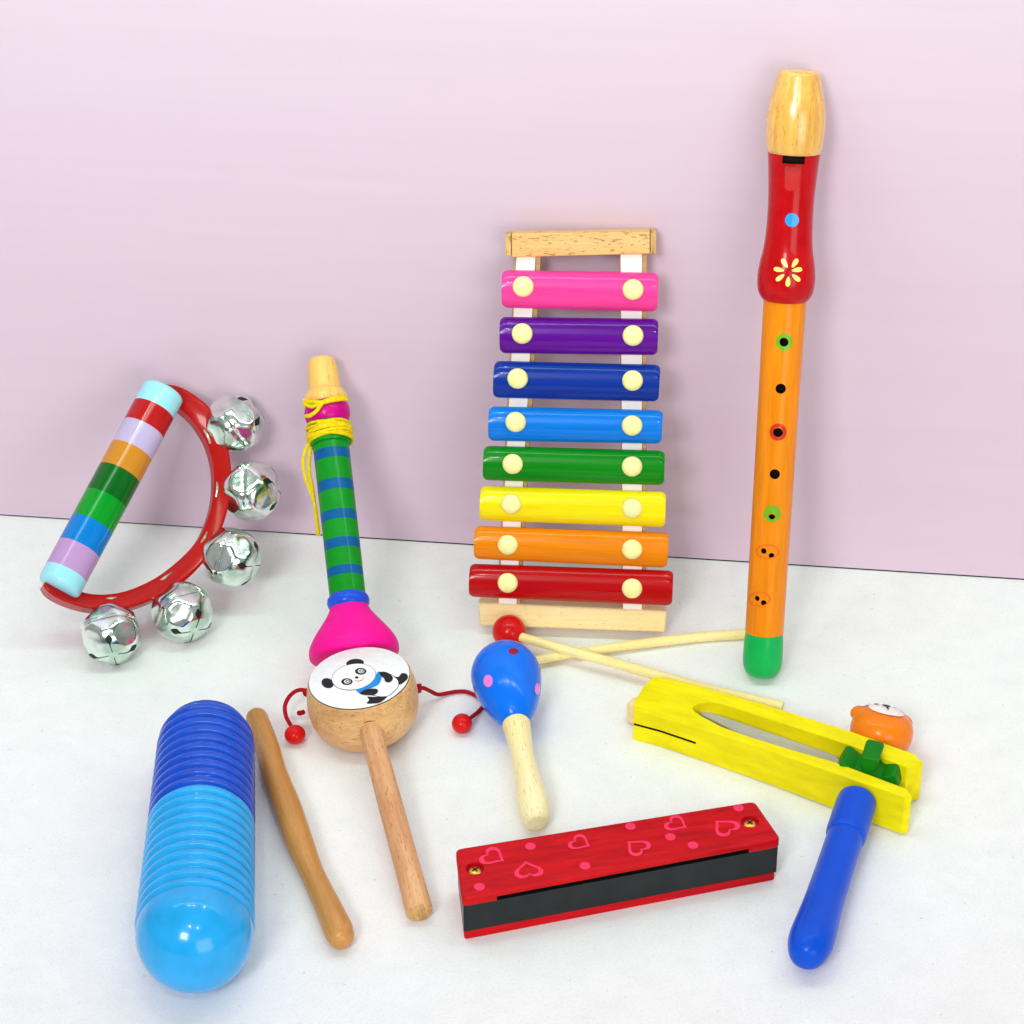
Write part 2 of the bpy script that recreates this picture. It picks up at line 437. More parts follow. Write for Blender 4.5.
cut.add([(-8, -45, tr0+.5), (8, -45, tr0+.5), (6, -45, tr1), (-6, -45, tr1), (-8, -RH(tr0)+5, tr0+.5), (8, -RH(tr0)+5, tr0+.5), (6, -RH(tr1)+.4, tr1), (-6, -RH(tr1)+.4, tr1)],
        [[0, 1, 2, 3], [4, 7, 6, 5], [0, 4, 5, 1], [1, 5, 6, 2], [2, 6, 7, 3], [3, 7, 4, 0]], 'deep_red')
bool_cut(hd, cut, 'deep_red')
M['dot_blue'] = flat('dot blue', (40, 150, 240), .3, .4); M['petal'] = flat('petal cream', (252, 226, 120), .4, .2)
M['deep_red'] = flat('lip red', (200, 14, 18), .45)
mb = MB(); wrap(mb, ax, hs, circ(792, 220, 6.8, 7), 'dot_blue', .5); mb.build('blue_dot', hd)
mb = MB()
for a, dx, dy in ((95, 0, 9.5), (40, 8.8, 5.2), (142, -8.6, 5.0), (-8, 9.8, -3.6), (192, -10, -3.8), (-58, 7.4, -11), (238, -3.6, -11)):
    a = math.radians(a); cx, cy = 788+dx*.9, 273+dy*.9
    pet = []
    for i in range(16):
        q = 2*PI*i/16; u = 5.2*math.cos(q); v = 2.3*math.sin(q)*(1+.35*math.cos(q))
        pet.append((cx+u*math.cos(a)-v*math.sin(a), cy+(u*math.sin(a)+v*math.cos(a))))
    wrap(mb, ax, hs, pet, 'petal', .5, 0, 2)
mb.build('flower_print', hd)
mo = P([(796.5, 154, 52.5), (796.5, 150, 55.5), (796.8, 138, 58.5), (797, 124, 59.5), (797.6, 108, 57), (798.3, 92, 50), (799, 79, 44), (799, 73, 40), (799, 71, 30)])
mo = [(a, b) for a, b in mo]; ms = [tuple(p) for p in spl(mo, 5)]
mb = MB(); lathe(mb, [(ms[0][0], 0)]+ms+[(ms[-1][0]+.3, 0)], 'mouth', 72, .02); mb.build('mouthpiece', rec)

# ------------------------------------------------------------ slide whistle / pipe with flared base (leans on the wall)
ax = Axis(fl(353.8, 651, 35), wl(321, 356, 15)); PDY = 5.0
def P(lst): return [(ax.t(x, y+PDY), ax.r(x, y, w)) for x, y, w in lst]
wh = thing('toy_pipe', 'green and blue striped wooden pipe with yellow cord and pink flared base', 'toy pipe', ax.M)
be = P([(357, 655, 70), (356, 652, 86), (355.5, 648, 90), (354, 640, 88), (352.5, 630, 77), (351, 619, 60), (350, 609, 45), (349.5, 602, 38)])
bs = [tuple(p) for p in spl(be, 6)]
mb = MB(); lathe(mb, [(bs[0][0]-1.5, 0)]+bs+[(bs[-1][0], 0)], 'hot_pink', 72, .02); mb.build('flared_base', wh)
mb = MB(); tr = ax.t(348.5, 597+PDY); rr = ax.r(348, 597, 43)
lathe(mb, [(tr+9*math.sin(q), rr-9+9*math.cos(q)) for q in [2*PI*i/16 for i in range(17)]], 'ring_blue', 64); mb.build('ring', wh)
def y2x(y): return 322.5+(y-356)*(348.5-322.5)/(597-356)
tb = [(y2x(596), 596, 36.5), (y2x(440), 440, 36.5)]
prof = P(tb); bands = [(447.5, 457.5), (478.5, 489), (509, 518.5), (537, 546.5), (564.5, 573.5)]
ys = sorted([600, 438]+[v for b_ in bands for v in b_], reverse=True)
mb = MB()
for a, c in zip(ys, ys[1:]):
    k = 'tube_blue' if any(abs(a-b_[1]) < .1 for b_ in bands) else 'tube_green'
    lathe(mb, P([(y2x(a), a, 36.3), (y2x(c), c, 36.3)]), k, 64)
mb.build('striped_tube', wh)
mb = MB(); lathe(mb, P([(y2x(441), 441, 30), (y2x(440), 440, 41), (y2x(421), 421, 42), (y2x(419), 419, 36)]), 'tube_green', 64); mb.build('collar', wh)
bd = P([(y2x(420), 420, 36), (y2x(418), 418, 40), (y2x(412), 412, 45), (y2x(406), 406, 45.5), (y2x(401), 401, 43)]); 
mb = MB(); lathe(mb, [tuple(p) for p in spl(bd, 5)], 'magenta', 64); mb.build('pink_band', wh)
mp = P([(y2x(402), 402, 38), (y2x(400), 400, 43), (y2x(396), 396, 45), (y2x(391), 391, 42.5), (y2x(387), 387, 37), (y2x(386), 386, 33.5), (y2x(375), 375, 31.5), (y2x(365), 365, 30), (y2x(358), 358, 28), (y2x(355), 355, 24), (y2x(354), 354, 19)])
mps = [tuple(p) for p in spl(mp, 5)]; te = mps[-1][0]
mb = MB(); lathe(mb, mps+[(te, 8)], 'mouth_pale', 64); lathe(mb, [(te, 8), (te-10, 7.5), (te-10, 0)], 'hole', 32)
mb.build('mouthpiece', wh)
# yellow cord: windings, crossing and the loop hanging down
mb = MB(); r0 = ax.r(y2x(430), 430, 40)+.9
t1, t0 = ax.t(y2x(423), 423+PDY), ax.t(y2x(436), 436+PDY)
for w in range(13):
    pts = []; tt = t0+(t1-t0)*w/12; ph = random.uniform(0, 6); am = random.uniform(.8, 3.8)
    for i in range(49):
        a = PI+2*PI*i/48; rr = r0+random.uniform(-.2, .2)+1.3*(w % 2)
        pts.append((rr*math.sin(a), -rr*math.cos(a), tt+am*math.sin(a+ph)))
    tube(mb, pts, 1.45, 'cord_yellow', 8, False)
def wp(x, y, rad):
    t = ax.t(x, y); d = ax.lat(x, y); f = math.asin(max(-.98, min(.98, d/rad)))
    return V((rad*math.sin(f), -rad*math.cos(f), t))
for pl in ([(305, 402), (309, 405), (316, 407), (323, 408), (332, 405), (341, 402), (346.5, 400.5)],
           [(304.5, 404), (308, 408), (314, 411), (322, 409), (330, 407), (340, 404), (347, 401.5)],
           [(325, 407), (321, 412), (317, 416.5), (311, 419), (307, 418)]):
    tube(mb, spl([wp(x, y+3.5, 24.2) for x, y in pl], 5), 1.9, 'cord_yellow', 8)
Mi = ax.M.inverted()
def at_depth(x, y, ref, dd=0):      # point on the pixel's ray at the depth of a reference point
    dep = (ref-CAM).dot(FWD)+dd; d = ray(x, y); return CAM+d*(dep/d.dot(FWD))
top = ax.A+(ax.B-ax.A).normalized()*ax.t(312, 438)
for pl in ([(312, 441), (307, 447), (303, 460), (305, 476), (310, 490), (315, 505), (317, 520), (319, 536)],
           [(313, 441), (310, 452), (309, 470), (312, 486), (314, 500), (316, 516), (317.5, 530), (318, 536)]):
    tube(mb, spl([Mi @ at_depth(x, y, top, -4) for x, y in pl], 5), 1.7, 'cord_yellow', 8)
mb.build('cord', wh)

# ------------------------------------------------------------ xylophone (leans on the wall)
p1, p2, p3 = fl(480, 625), fl(664, 632), wl(582, 237, 7)
nn = (p2-p1).cross(p3-p1).normalized()
if nn.dot(CAM-p1) < 0: nn = -nn
XM = frame((p1+p2)/2, nn, p2-p1)
xy = thing('xylophone', 'toy xylophone with eight rainbow metal bars on a wooden frame, leaning on the pink backdrop', 'xylophone', XM)
def T(x, y, z): return to_plane(XM, x, y, z)
def quadblock(mb, c, z0, z1, k):
    prism(mb, [(T(x, y, z1).x, T(x, y, z1).y) for x, y in c], z0, z1, k)
mb = MB(); quadblock(mb, [(511.5, 233.5), (650, 231.5), (650, 254), (511.5, 257.5)], 0, 22, 'beech'); cb = mb.build('end_block', xy, bevel=1.2)
for q in ([(505, 234.5), (511, 234), (511, 256.5), (505, 256)], [(650.5, 231.2), (656.5, 231), (656.5, 254), (650.5, 254.5)]):
    mb = MB(); quadblock(mb, q, 1, 21, 'end_grain'); mb.build('end_cap', cb, bevel=.8)
mb = MB(); quadblock(mb, [(477.5, 602.5), (667, 611), (665, 633), (480.5, 626)], 0, 20, 'pale_x'); mb.build('end_block', xy, bevel=2.4, seg=3)
for q, fq in (([(514.5, 256), (541, 256), (520, 606), (497, 604)], [(516.5, 256), (535.5, 256), (516.5, 605), (498.5, 604)]),
              ([(619.5, 254), (647, 254), (646, 611), (622, 610)], [(620.5, 254), (642, 254), (642, 612), (623, 611)])):
    mb = MB(); quadblock(mb, q, 0, 15, 'rail_wood'); r_ = mb.build('rail', xy, bevel=.8)
    mb = MB(); quadblock(mb, fq, 15.2, 18.5, 'felt'); mb.build('felt_strip', r_, bevel=.6)
BARS = [((502, 270), (658.5, 273), (657.5, 312), (502, 308)), ((500, 317), (658.5, 319), (657.5, 355.5), (500, 353.5)),
        ((494.5, 361), (660.5, 365), (658.5, 402), (493, 398)), ((489, 406.5), (663, 410.5), (661.5, 444), (488.5, 441)),
        ((484, 446), (665, 451), (664, 485.5), (483, 480.5)), ((481, 486), (666, 492), (665, 527.5), (479.5, 520.5)),
        ((475, 526), (669, 533), (667, 568), (474, 559)), ((470, 564), (673.5, 571), (672, 606), (469, 597))]
KN = [((523, 286), (633, 289)), ((522, 333), (633, 335)), ((517.5, 378), (632.5, 380)), ((515.5, 421.5), (632, 425)),
      ((512.5, 463.5), (632, 466)), ((511, 503.5), (632, 508)), ((507.5, 544.5), (632, 549)), ((507.5, 582.5), (632, 588))]
barw = ['shortest pink bar at the top', 'purple bar', 'navy blue bar', 'light blue bar', 'green bar', 'yellow bar', 'orange bar', 'longest red bar at the bottom']
for (k, _), c, kn, lb in zip(BARC, BARS, KN, barw):
    zb = 19.0; bul = 11.0
    tl, tr_, br, bl = [T(x, y, zb+2) for x, y in c]
    mb = MB(); n = 20; vs = []; m_ = 8
    LB = (tr_-tl).length; us = [0, 1.0/LB, 2.6/LB, 5/LB]+[.1+.8*k/5 for k in range(6)]+[1-5/LB, 1-2.6/LB, 1-1.0/LB, 1]; ins = {0: .10, 1: .055, 2: .02}
    m_ = len(us)-1
    for ui, uu in enumerate(us):
        a = tl.lerp(tr_, uu); d = bl.lerp(br, uu); k_ = ins.get(min(ui, m_-ui), 0); a, d = a.lerp(d, k_), d.lerp(a, k_)
        for j in range(n+1):
            s = -math.cos(PI*j/n)      # -1 lower .. 1 upper
            p = d.lerp(a, (s+1)/2); vs.append((p.x, p.y, zb+bul*math.sqrt(max(0, 1-s*s))**.9))
        for j in range(n+1):
            s = math.cos(PI*j/n)
            p = d.lerp(a, (s*.90+1)/2); vs.append((p.x, p.y, zb+.0+(bul-2.2)*math.sqrt(max(0, 1-s*s))**.9))
    w = 2*(n+1); fs = []
    for u in range(m_):
        for j in range(w): fs.append([u*w+j, u*w+(j+1) % w, (u+1)*w+(j+1) % w, (u+1)*w+j])
    for j in range(n): 
        a, b_, c_, d_ = j, j+1, w-2-j, w-1-j
        fs.append([a, b_, c_, d_]); o = m_*w; fs.append([o+d_, o+c_, o+b_, o+a])
    mb.add(vs, fs, 'b_'+k)
    bar = mb.build('bar', xy, angle=40, bevel=.7); bar['label'] = lb
    for kx, ky in kn:
        q = T(kx, ky+1.0, zb+bul+3); mb = MB(); r = 9.4; zt = zb+bul-.8
        pr = [(zt, 0), (zt, r*.55), (zt+.8, r*.9), (zt+1.6, r), (zt+3, r*.97), (zt+4.6, r*.84), (zt+5.8, r*.6), (zt+6.5, r*.3), (zt+6.7, 0)]
        lathe(mb, pr, 'knob', 32)
        for v in mb.v: v.x += q.x; v.y += q.y
        mb.build('knob', bar, angle=60)

# ------------------------------------------------------------ jingle bell tambourine (bells stand on the floor, top bell on the wall)
def pl3(a, b, c):
    n = (b-a).cross(c-a).normalized()
    return n if n.dot(CAM-a) > 0 else -n
a_, b_, c_ = fl(111, 634, 27), wl(236, 424, 32), wl(164, 389, 34)
TN = pl3(a_, b_, c_)
TM = frame(a_, TN, V((1, 0, 0)))
tam = thing('jingle_bell_stick', 'half-moon jingle shaker with rainbow striped handle and five silver bells, at far left', 'jingle shaker', TM)
def TT(x, y, z=0): return to_plane(TM, x, y, z)
OUT = [(160, 385), (178, 388), (196, 398), (211, 412), (222, 433), (229, 460), (230, 486), (226, 513), (216, 541), (202, 564), (182, 583), (158, 598), (132, 608), (108, 611), (84, 609), (62, 602), (48, 594), (42, 586)]
INN = [(168, 397), (176, 402), (189, 412), (200, 424), (210, 442), (216, 464), (217, 485), (214, 508), (205, 533), (193, 551), (175, 568), (155, 582), (130, 593), (108, 597), (88, 596), (68, 590), (56, 584), (50, 577)]
outp = spl([TT(*p) for p in OUT], 5); innp = spl([TT(*p) for p in INN], 5)
mb = MB(); vs = []; fs = []
# band: tilted strip about 26 deep and 5 thick
for o, i in zip(outp, innp):
    o = V((o.x, o.y, 0)); i = V((i.x, i.y, 0)); i = o.lerp(i, 1.22)
    vs += [o+V((0, 0, -15)), o+V((0, 0, 5)), o.lerp(i, .14)+V((0, 0, 6.5)), o.lerp(i, .62)+V((0, 0, 4)), i+V((0, 0, -1)), i+V((0, 0, -15))]
N = len(outp)
for i in range(N-1):
    for j in range(6): fs.append([i*6+j, i*6+(j+1) % 6, (i+1)*6+(j+1) % 6, (i+1)*6+j])
fs += [list(range(6)), [(N-1)*6+j for j in range(6)][::-1]]
mb.add(vs, fs, 'hoop'); mb.build('hoop', tam, angle=40, bevel=.8)
# handle
h0, h1 = TT(57.5, 589), TT(162.5, 393); hd_ = (h1-h0); HL = hd_.length; hz = hd_.normalized()
hm = Matrix.Identity(4); hx = V((0, 0, 1)).cross(hz).normalized(); hy = hz.cross(hx)
for i in range(3): hm[i][0] = hx[i]; hm[i][1] = hy[i]; hm[i][2] = hz[i]; hm[i][3] = (h0+V((0, 0, 6)))[i]
HR = 20.5
cuts = [0, .07, .19, .31, .44, .57, .685, .80, .90, 1]
names = ['cyan', 'pink', 'blue', 'green', 'dgreen', 'orange', 'lilac', 'red', 'cyan']
mb = MB()
for i, k in enumerate(names):
    a, b2 = cuts[i]*HL, cuts[i+1]*HL
    pr = [(a, HR), (b2, HR)]
    if i == 0: pr = [(a-1, 0), (a-1, HR-4), (a, HR-1.6), (a+1.6, HR-.3), (a+4, HR), (b2, HR)]
    if i == 8: pr = [(a, HR), (b2-4, HR), (b2-1.6, HR-.3), (b2, HR-1.6), (b2+1, HR-4), (b2+1, 0)]
    lathe(mb, pr, 's_'+k, 72)
mb.v = [hm @ v for v in mb.v]; mb.build('handle', tam, angle=50)
BR = 26.0
BPL = [(V((math.cos(a*PI/2), math.sin(a*PI/2), 0)), 1) for a in range(4)]
BPL += [(V((math.cos(a*PI/2+PI/4)*.8, math.sin(a*PI/2+PI/4)*.8, e*.6)).normalized(), .96) for a in range(4) for e in (1, -1)]
BPL += [(V((0, 0, 1)), 1.02), (V((0, 0, -1)), 1.02)]
def bellR(d):
    s = sum(max(0, d.dot(p)*w)**22 for p, w in BPL)
    r = BR*.98/(s**(1/22))*(1+.05*noise.noise(d*1.5+V((3, 1, 7)))+.006*noise.noise(d*5)); k = BR*1.10
    r = min(r, k)
    return r*(1-.03*math.exp(-(d.z/.05)**2))
def sph(th, ph): return V((math.sin(th)*math.cos(ph), math.sin(th)*math.sin(ph), math.cos(th)))
def bell_mesh():
    mb = MB(); n, m_ = 96, 56; vs = []; fs = []
    for i in range(m_+1):
        for j in range(n):
            d = sph(PI*i/m_, 2*PI*j/n); vs.append(d*bellR(d))
    for i in range(m_):
        for j in range(n):
            q = (j+1) % n
            if i == 0: fs.append([j, n+j, n+q])
            elif i == m_-1: fs.append([i*n+j, (i+1)*n+j, i*n+q])
            else: fs.append([i*n+j, (i+1)*n+j, (i+1)*n+q, i*n+q])
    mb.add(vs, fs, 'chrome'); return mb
def slot_mesh(a):
    mb = MB(); vs = []; fs = []; m_ = 14
    for i in range(m_+1):
        u = i/m_; th = .16+.72*u; w = .012+.10*math.exp(-((u-.78)/.16)**2)
        if i == m_: w = .01
        for q in (-1, -.5, 0, .5, 1):
            d = sph(th, a+q*w/max(.2, math.sin(th))); vs.append(d*(bellR(d)+.35))
    for i in range(m_):
        for j in range(4): fs.append([i*5+j, i*5+j+1, (i+1)*5+j+1, (i+1)*5+j])
    mb.add(vs, fs, 'slot'); return mb
M['slot'] = flat('slot dark green', (22, 40, 28), .4)
BC = [(234.5, 424, (.75, -.45), 1), (251, 491, (1, .02), 2), (230.5, 557, (.86, .5), 3), (182, 612, (.42, .9), 4), (111, 634, (0, 1), 5)]
bl_names = ['top bell nearest the upper handle end', 'second bell from the top', 'middle bell', 'fourth bell from the top', 'lowest bell resting on the floor']
proto = None
for (x, y, dr, i), lb in zip(BC, bl_names):
    c = TT(x, y, 0); c2 = TT(x+dr[0]*10, y+dr[1]*10, 0); Z = (c2-c).normalized()
    Z = (Z+V((0, 0, .55))).normalized()
    X = V((0, 0, 1)).cross(Z).normalized(); Y = Z.cross(X)
    m3 = Matrix((X, Y, Z)).transposed().to_4x4() @ Matrix.Rotation(i*.7, 4, 'Z'); m3.translation = c*S
    if proto is None:
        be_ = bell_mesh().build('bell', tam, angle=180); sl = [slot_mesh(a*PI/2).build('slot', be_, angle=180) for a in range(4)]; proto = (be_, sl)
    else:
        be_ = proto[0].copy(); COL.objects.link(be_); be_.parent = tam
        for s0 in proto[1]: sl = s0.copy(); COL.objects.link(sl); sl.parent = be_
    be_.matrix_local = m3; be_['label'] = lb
mb = MB()
for x, y in ((207, 437), (216.5, 490), (204, 538), (166, 577), (111, 599)):
    c = TT(x, y, 0)
    a = min(range(len(innp)), key=lambda i: (innp[i]-c).length); tg = (innp[min(a+1, len(innp)-1)]-innp[max(a-1, 0)]).normalized()
    mb = MB(); tube(mb, spl([V((c.x, c.y, 1))-tg*7, V((c.x, c.y, 3)), V((c.x, c.y, 1))+tg*7], 4), 1.2, 'steel', 8); mb.build('staple', tam)

# ------------------------------------------------------------ pellet drum
DH = 54
dc = fl(361, 682, DH); DM = frame(V((dc.x, dc.y, 0)), V((-.10, 0, 1)), V((1, 0, 0)))
DM.translation = V((dc.x+4, dc.y, 4.2))
dr = thing('pellet_drum', 'wooden pellet drum with a panda on its white skin and two red beads on cords', 'pellet drum', DM)
up_ = upp(dc); RT = 51.5*up_
sh = [(0, 0), (0, 34), (.6, 38), (4, 45), (12, 51.5), (22, 54.6), (32, 55.2), (42, 54.2), (49, 52.6), (53, 51.4), (DH, 50)]
sh = sh[:2]+[tuple(p) for p in spl([(a, b*up_*1.015) for a, b in sh[2:]], 4)]
mb = MB(); lathe(mb, sh+[(DH, 0)], 'drum_wood', 80); shell = mb.build('shell', dr, angle=40)
mb = MB(); lathe(mb, [(DH+.1, 0), (DH+.1, 50.2*up_), (DH+.9, 50.6*up_), (DH+1.6, 50*up_), (DH+1.6, 0)], 'paper', 80); skin = mb.build('skin', dr, angle=60)
mb = MB(); lathe(mb, [(DH+.3, 50.6*up_), (DH+.1, 51.1*up_), (DH-.3, 51.2*up_), (DH-.4, 50*up_)], 'black', 80); mb.build('skin_edge', skin)
# panda print
pm = MB(); Z0 = DH+1.6
def dp(px, py, z=Z0):
    p = to_plane(DM, 290+px/7.314, 630+py/7.314, z); return (p.x, p.y)
def pe(cx, cy, a, b, rot=0, n=28): return [dp(*q) for q in ell(cx, cy, a, b, math.radians(rot), n)]
def pp(pts, n=4): 
    q = spl([(*p, 0) for p in pts+[pts[0]]], n)[:-1]; return [dp(v.x, v.y) for v in q]
flatpoly(pm, pp([(560, 452), (600, 480), (700, 492), (760, 455), (800, 400), (775, 345), (700, 315), (640, 360)]), Z0+.15, 'black')
flatpoly(pm, pp([(562, 452), (602, 477), (699, 488), (757, 452), (796, 400), (772, 348), (700, 319), (642, 362)]), Z0+.3, 'paper')
flatpoly(pm, pp([(565, 490), (640, 492), (708, 488), (690, 512), (650, 536), (600, 541), (560, 540), (578, 516)]), Z0+.45, 'black')
flatpoly(pm, pp([(758, 342), (795, 345), (815, 320), (850, 322), (864, 350), (840, 380), (798, 404), (788, 370)]), Z0+.45, 'black')
flatpoly(pm, pe(275, 390, 46, 36, 20), Z0+.2, 'black'); flatpoly(pm, pe(476, 243, 65, 31, -5), Z0+.2, 'black')
flatpoly(pm, pe(467, 345, 165, 96, -10, 40), Z0+.35, 'black'); flatpoly(pm, pe(467, 345, 161, 92.5, -10, 40), Z0+.5, 'paper')
for x, y in ((417, 382), (518, 306)):
    flatpoly(pm, pe(x, y, 42, 25, 0), Z0+.65, 'black'); flatpoly(pm, pe(x+3, y, 24, 15), Z0+.8, 'paper')
    ringpoly(pm, pe(x+6, y, 17, 11), pe(x+6, y, 9, 6), Z0+.95, 'black')
flatpoly(pm, pe(489, 351, 14, 9), Z0+.65, 'black')
sm = [(478, 372), (500, 380), (528, 370), (542, 350), (538, 338)]
for (a, c) in zip(sm, sm[1:]): flatpoly(pm, [dp(a[0], a[1]-2.5), dp(c[0], c[1]-2.5), dp(c[0]+2, c[1]+3), dp(a[0], a[1]+3)], Z0+.65, 'rosy')
flatpoly(pm, pp([(478, 440), (560, 415), (615, 370), (640, 312), (665, 318), (668, 365), (645, 405), (590, 430), (540, 445), (530, 475), (500, 462)]), Z0+.7, 'scarf')
flatpoly(pm, pp([(505, 468), (555, 440), (630, 435), (644, 455), (620, 478), (575, 482), (530, 478)]), Z0+.85, 'black')
flatpoly(pm, pp([(650, 312), (700, 312), (745, 338), (752, 365), (730, 387), (700, 383), (688, 358), (665, 340)]), Z0+.85, 'black')
pm.build('panda_print', skin, angle=180)
# stick of the drum
Di = DM.inverted()
sa, sb = fl(368.5, 724, 37), fl(419.5, 912.5, 11)
sd = (sb-sa).normalized(); sa2 = sa
hm = frame(sb, sa2-sb); L = (sa2-sb).length
mb = MB(); pr = [(0, 0), (0, 10), (1, 10.8), (40, 10.6), (120, 10.2), (200, 9.8), (L-6, 9.6), (L+16, 9.4), (L+16, 0)]
lathe(mb, pr[1:], 'dowel', 28, .05); lathe(mb, [(0.05, 10.05), (-.3, 6), (-.2, 0)], 'end_grain', 28, .05)
tl_ = Di @ hm; o_ = mb.build('stick', dr, angle=40); m2 = tl_.copy(); m2.translation = tl_.translation*S; o_.matrix_local = m2
mb = MB(); ring = []
for i in range(25):
    a = 2*PI*i/24; q = hm @ V((10.2*math.sin(a), 10.2*math.cos(a), L-2)); lc = Di @ q
    rr = 54.6*up_; f = math.atan2(lc.x, -lc.y); ring.append((rr*math.sin(f), -rr*math.cos(f), lc.z))
tube(mb, ring, .55, 'hole', 6, False); mb.build('stick_hole', shell)
# cords and beads
def cordpts(lst): return spl([Di @ fl(x, y, z) for x, y, z in lst], 8)
mb = MB(); tube(mb, cordpts([(309, 693, 34), (303, 690, 33), (296, 691, 30), (289, 697, 24), (285, 706, 17), (286, 716, 12), (290, 724, 9), (294, 731, 9)]), 1.9, 'cord_red', 8)
ball(mb, Di @ fl(307, 692.5, 35), 4, 'cord_red', 12, 8)
tube(mb, cordpts([(303.5, 712, 18), (301, 713, 16), (299, 713, 14)]), 2.4, 'cord_red', 8); lc_ = mb.build('cord', dr)
mb = MB(); c = Di @ fl(295, 734.5, 9); ball(mb, c, 9.2, 'bead', sc=(1.02, 1, .92)); mb.build('bead', lc_)
mb = MB(); tube(mb, cordpts([(416, 689, 34), (423, 688, 27), (430, 691, 15), (438, 694.5, 6), (448, 693, 3), (458, 691.5, 2.5), (467, 692, 2.5), (478, 697, 2.5), (484, 704, 2.5), (479, 711, 3), (473, 716, 6), (468, 720, 8)]), 1.9, 'cord_red', 8)
tube(mb, cordpts([(418, 684, 36), (418.5, 688, 33), (418, 692, 31)]), 3.0, 'cord_red', 8); rc_ = mb.build('cord', dr)
mb = MB(); c = Di @ fl(462, 723.5, 9); ball(mb, c, 9.2, 'bead', sc=(1, 1.02, .95)); mb.build('bead', rc_)

# ------------------------------------------------------------ maraca
ax = Axis(fl(535.5, 817, 14), fl(505.5, 673, 36))
mar = thing('maraca', 'small egg maraca with glossy blue spotted head and cream handle', 'maraca', ax.M)
hp = P([(515, 723, 20), (514.5, 718.5, 27), (513.5, 711, 38), (511, 700, 55), (508, 687, 68), (506, 674, 71), (504, 660, 65), (502, 650, 50), (500.5, 643, 31), (500, 640.5, 14)])
hps = [tuple(p) for p in spl(hp, 6)]
# perspective shortens the far half of the egg: rebuild it as a true egg about its centre
tc0 = ax.t(506, 676); r0 = ax.r(506, 676, 70.5)
egg = []
for i in range(49):
    a = PI*i/48; c_, s_ = -math.cos(a), math.sin(a)
    Lb, Lf = r0*1.98, r0*1.06
    if c_ < 0: egg.append((tc0+c_*Lb, r0*s_*(1-.16*abs(c_)**1.2*1.0)))
    else: egg.append((tc0+c_*Lf, r0*s_))
mb = MB(); lathe(mb, egg, 'maraca', 72); mh = mb.build('head', mar)
mb = MB()
wrap(mb, ax, egg, circ(513.3, 651.5, 5, 3.2), 'spot_red', .3); wrap(mb, ax, egg, circ(488.3, 681, 4.6, 6.2), 'spot_pink', .3)
wrap(mb, ax, egg, circ(537.2, 689, 2.6, 5.8), 'spot_pink', .3)
mb.build('spots', mh)
tn = ax.t(514.5, 722)
hh = P([(535.4, 820, 12), (535.2, 818.7, 21), (534.6, 814, 27), (533.8, 806, 30.5), (532, 798, 31), (528, 782, 27.5), (524, 765, 24), (520, 748, 23), (517, 734, 25), (515, 722, 27.5), (514.5, 719, 27.5)])
hhs = [tuple(p) for p in spl(hh, 5)]
mb = MB(); lathe(mb, [(hhs[0][0]-.8, 0)]+hhs+[(hhs[-1][0], 0)], 'cream_handle', 56, .03); mb.build('handle', mar)

# ------------------------------------------------------------ mallets
def mallet(label, head, r, pts, rad, k='pale'):
    c = fl(*head, r); o = Matrix.Translation(V((c.x, c.y, 0)))
    t = thing('mallet', label, 'mallet', o, 'xylophone mallets'); oi = o.inverted()
    mb = MB(); ball(mb, oi @ c, r, 'bead'); mb.build('head', t)
    q = [oi @ fl(x, y, z) for x, y, z in pts]; P_ = spl([oi @ c]+q, 8)
    R_ = [rad[0]+(rad[1]-rad[0])*i/(len(P_)-1) for i in range(len(P_))]
    # stick built along its own Z so the grain runs down it
    so = frame(oi @ c if False else P_[0], P_[-1]-P_[0], V((0, 0, 1))); si = so.inverted()
    mb = MB(); tube(mb, [si @ p for p in P_], R_, k, 16); s = mb.build('stick', t, bevel=.8)
    m2 = so.copy(); m2.translation = so.translation*S; s.matrix_local = m2
    return t
mallet('xylophone mallet with red ball head showing behind the blue maraca', (509, 631.5), 15.6, [(523, 637.5, 16), (578, 653, 15.6), (630, 667.5, 14), (700, 687.5, 12), (783, 707.5, 10)], (4.0, 5.4))
mallet('xylophone mallet whose head is hidden, its stick ending behind the recorder foot', (520, 664), 9, [(538, 660, 8.6), (585, 651.5, 7.6), (640, 644, 6.5), (700, 637, 5.2), (752, 633.5, 5)], (3.8, 5.0))

# ------------------------------------------------------------ ratchet
f0, f1 = fl(640, 705, 0), fl(915, 790, 0)
RM = frame(V((f0.x, f0.y, 0)), V((0, 0, 1)), f1-f0)
ra = thing('ratchet', 'yellow wooden ratchet clacker with blue handle, green cog and orange bear head', 'ratchet', RM)
Ri = RM.inverted(); LX = (f1-f0).length
def hz_(p): return 31+10*max(0, min(1, p[0]/LX))
def rt(x, y, z=36):
    for _ in range(3):
        p = Ri @ fl(x, y, z); z = hz_(p)
    return (p.x, p.y)
outl = [(634, 711), (634.5, 704), (637, 697), (643, 687), (650, 679.5), (657, 676.5), (668, 678.5), (700, 686), (779, 709), (851, 731.5), (914, 754), (923, 763),
        (907, 767.5), (851, 745.5), (779, 722), (740, 709.5), (722, 704), (710, 702), (699, 703), (692, 707), (694, 711), (703, 717), (722, 727), (750, 737), (779, 746), (836, 762.5), (907, 789), (912, 796.5),
        (905, 797.5), (854, 780), (779, 754), (720, 735), (660, 717)]
poly = [rt(*p) for p in outl]
mb = MB(); n = len(poly); vs = []
zlo = lambda p: 0 + 2.0*max(0, min(1, p[0]/LX))
nl = 6
for lv in range(nl+1):
    for p in poly: vs.append((p[0], p[1], zlo(p)+(hz_(p)-zlo(p))*lv/nl))
fs = []
for lv in range(nl):
    for i in range(n): fs.append([lv*n+i, lv*n+(i+1) % n, (lv+1)*n+(i+1) % n, (lv+1)*n+i])
fs += [list(range(n))[::-1], [nl*n+i for i in range(n)]]
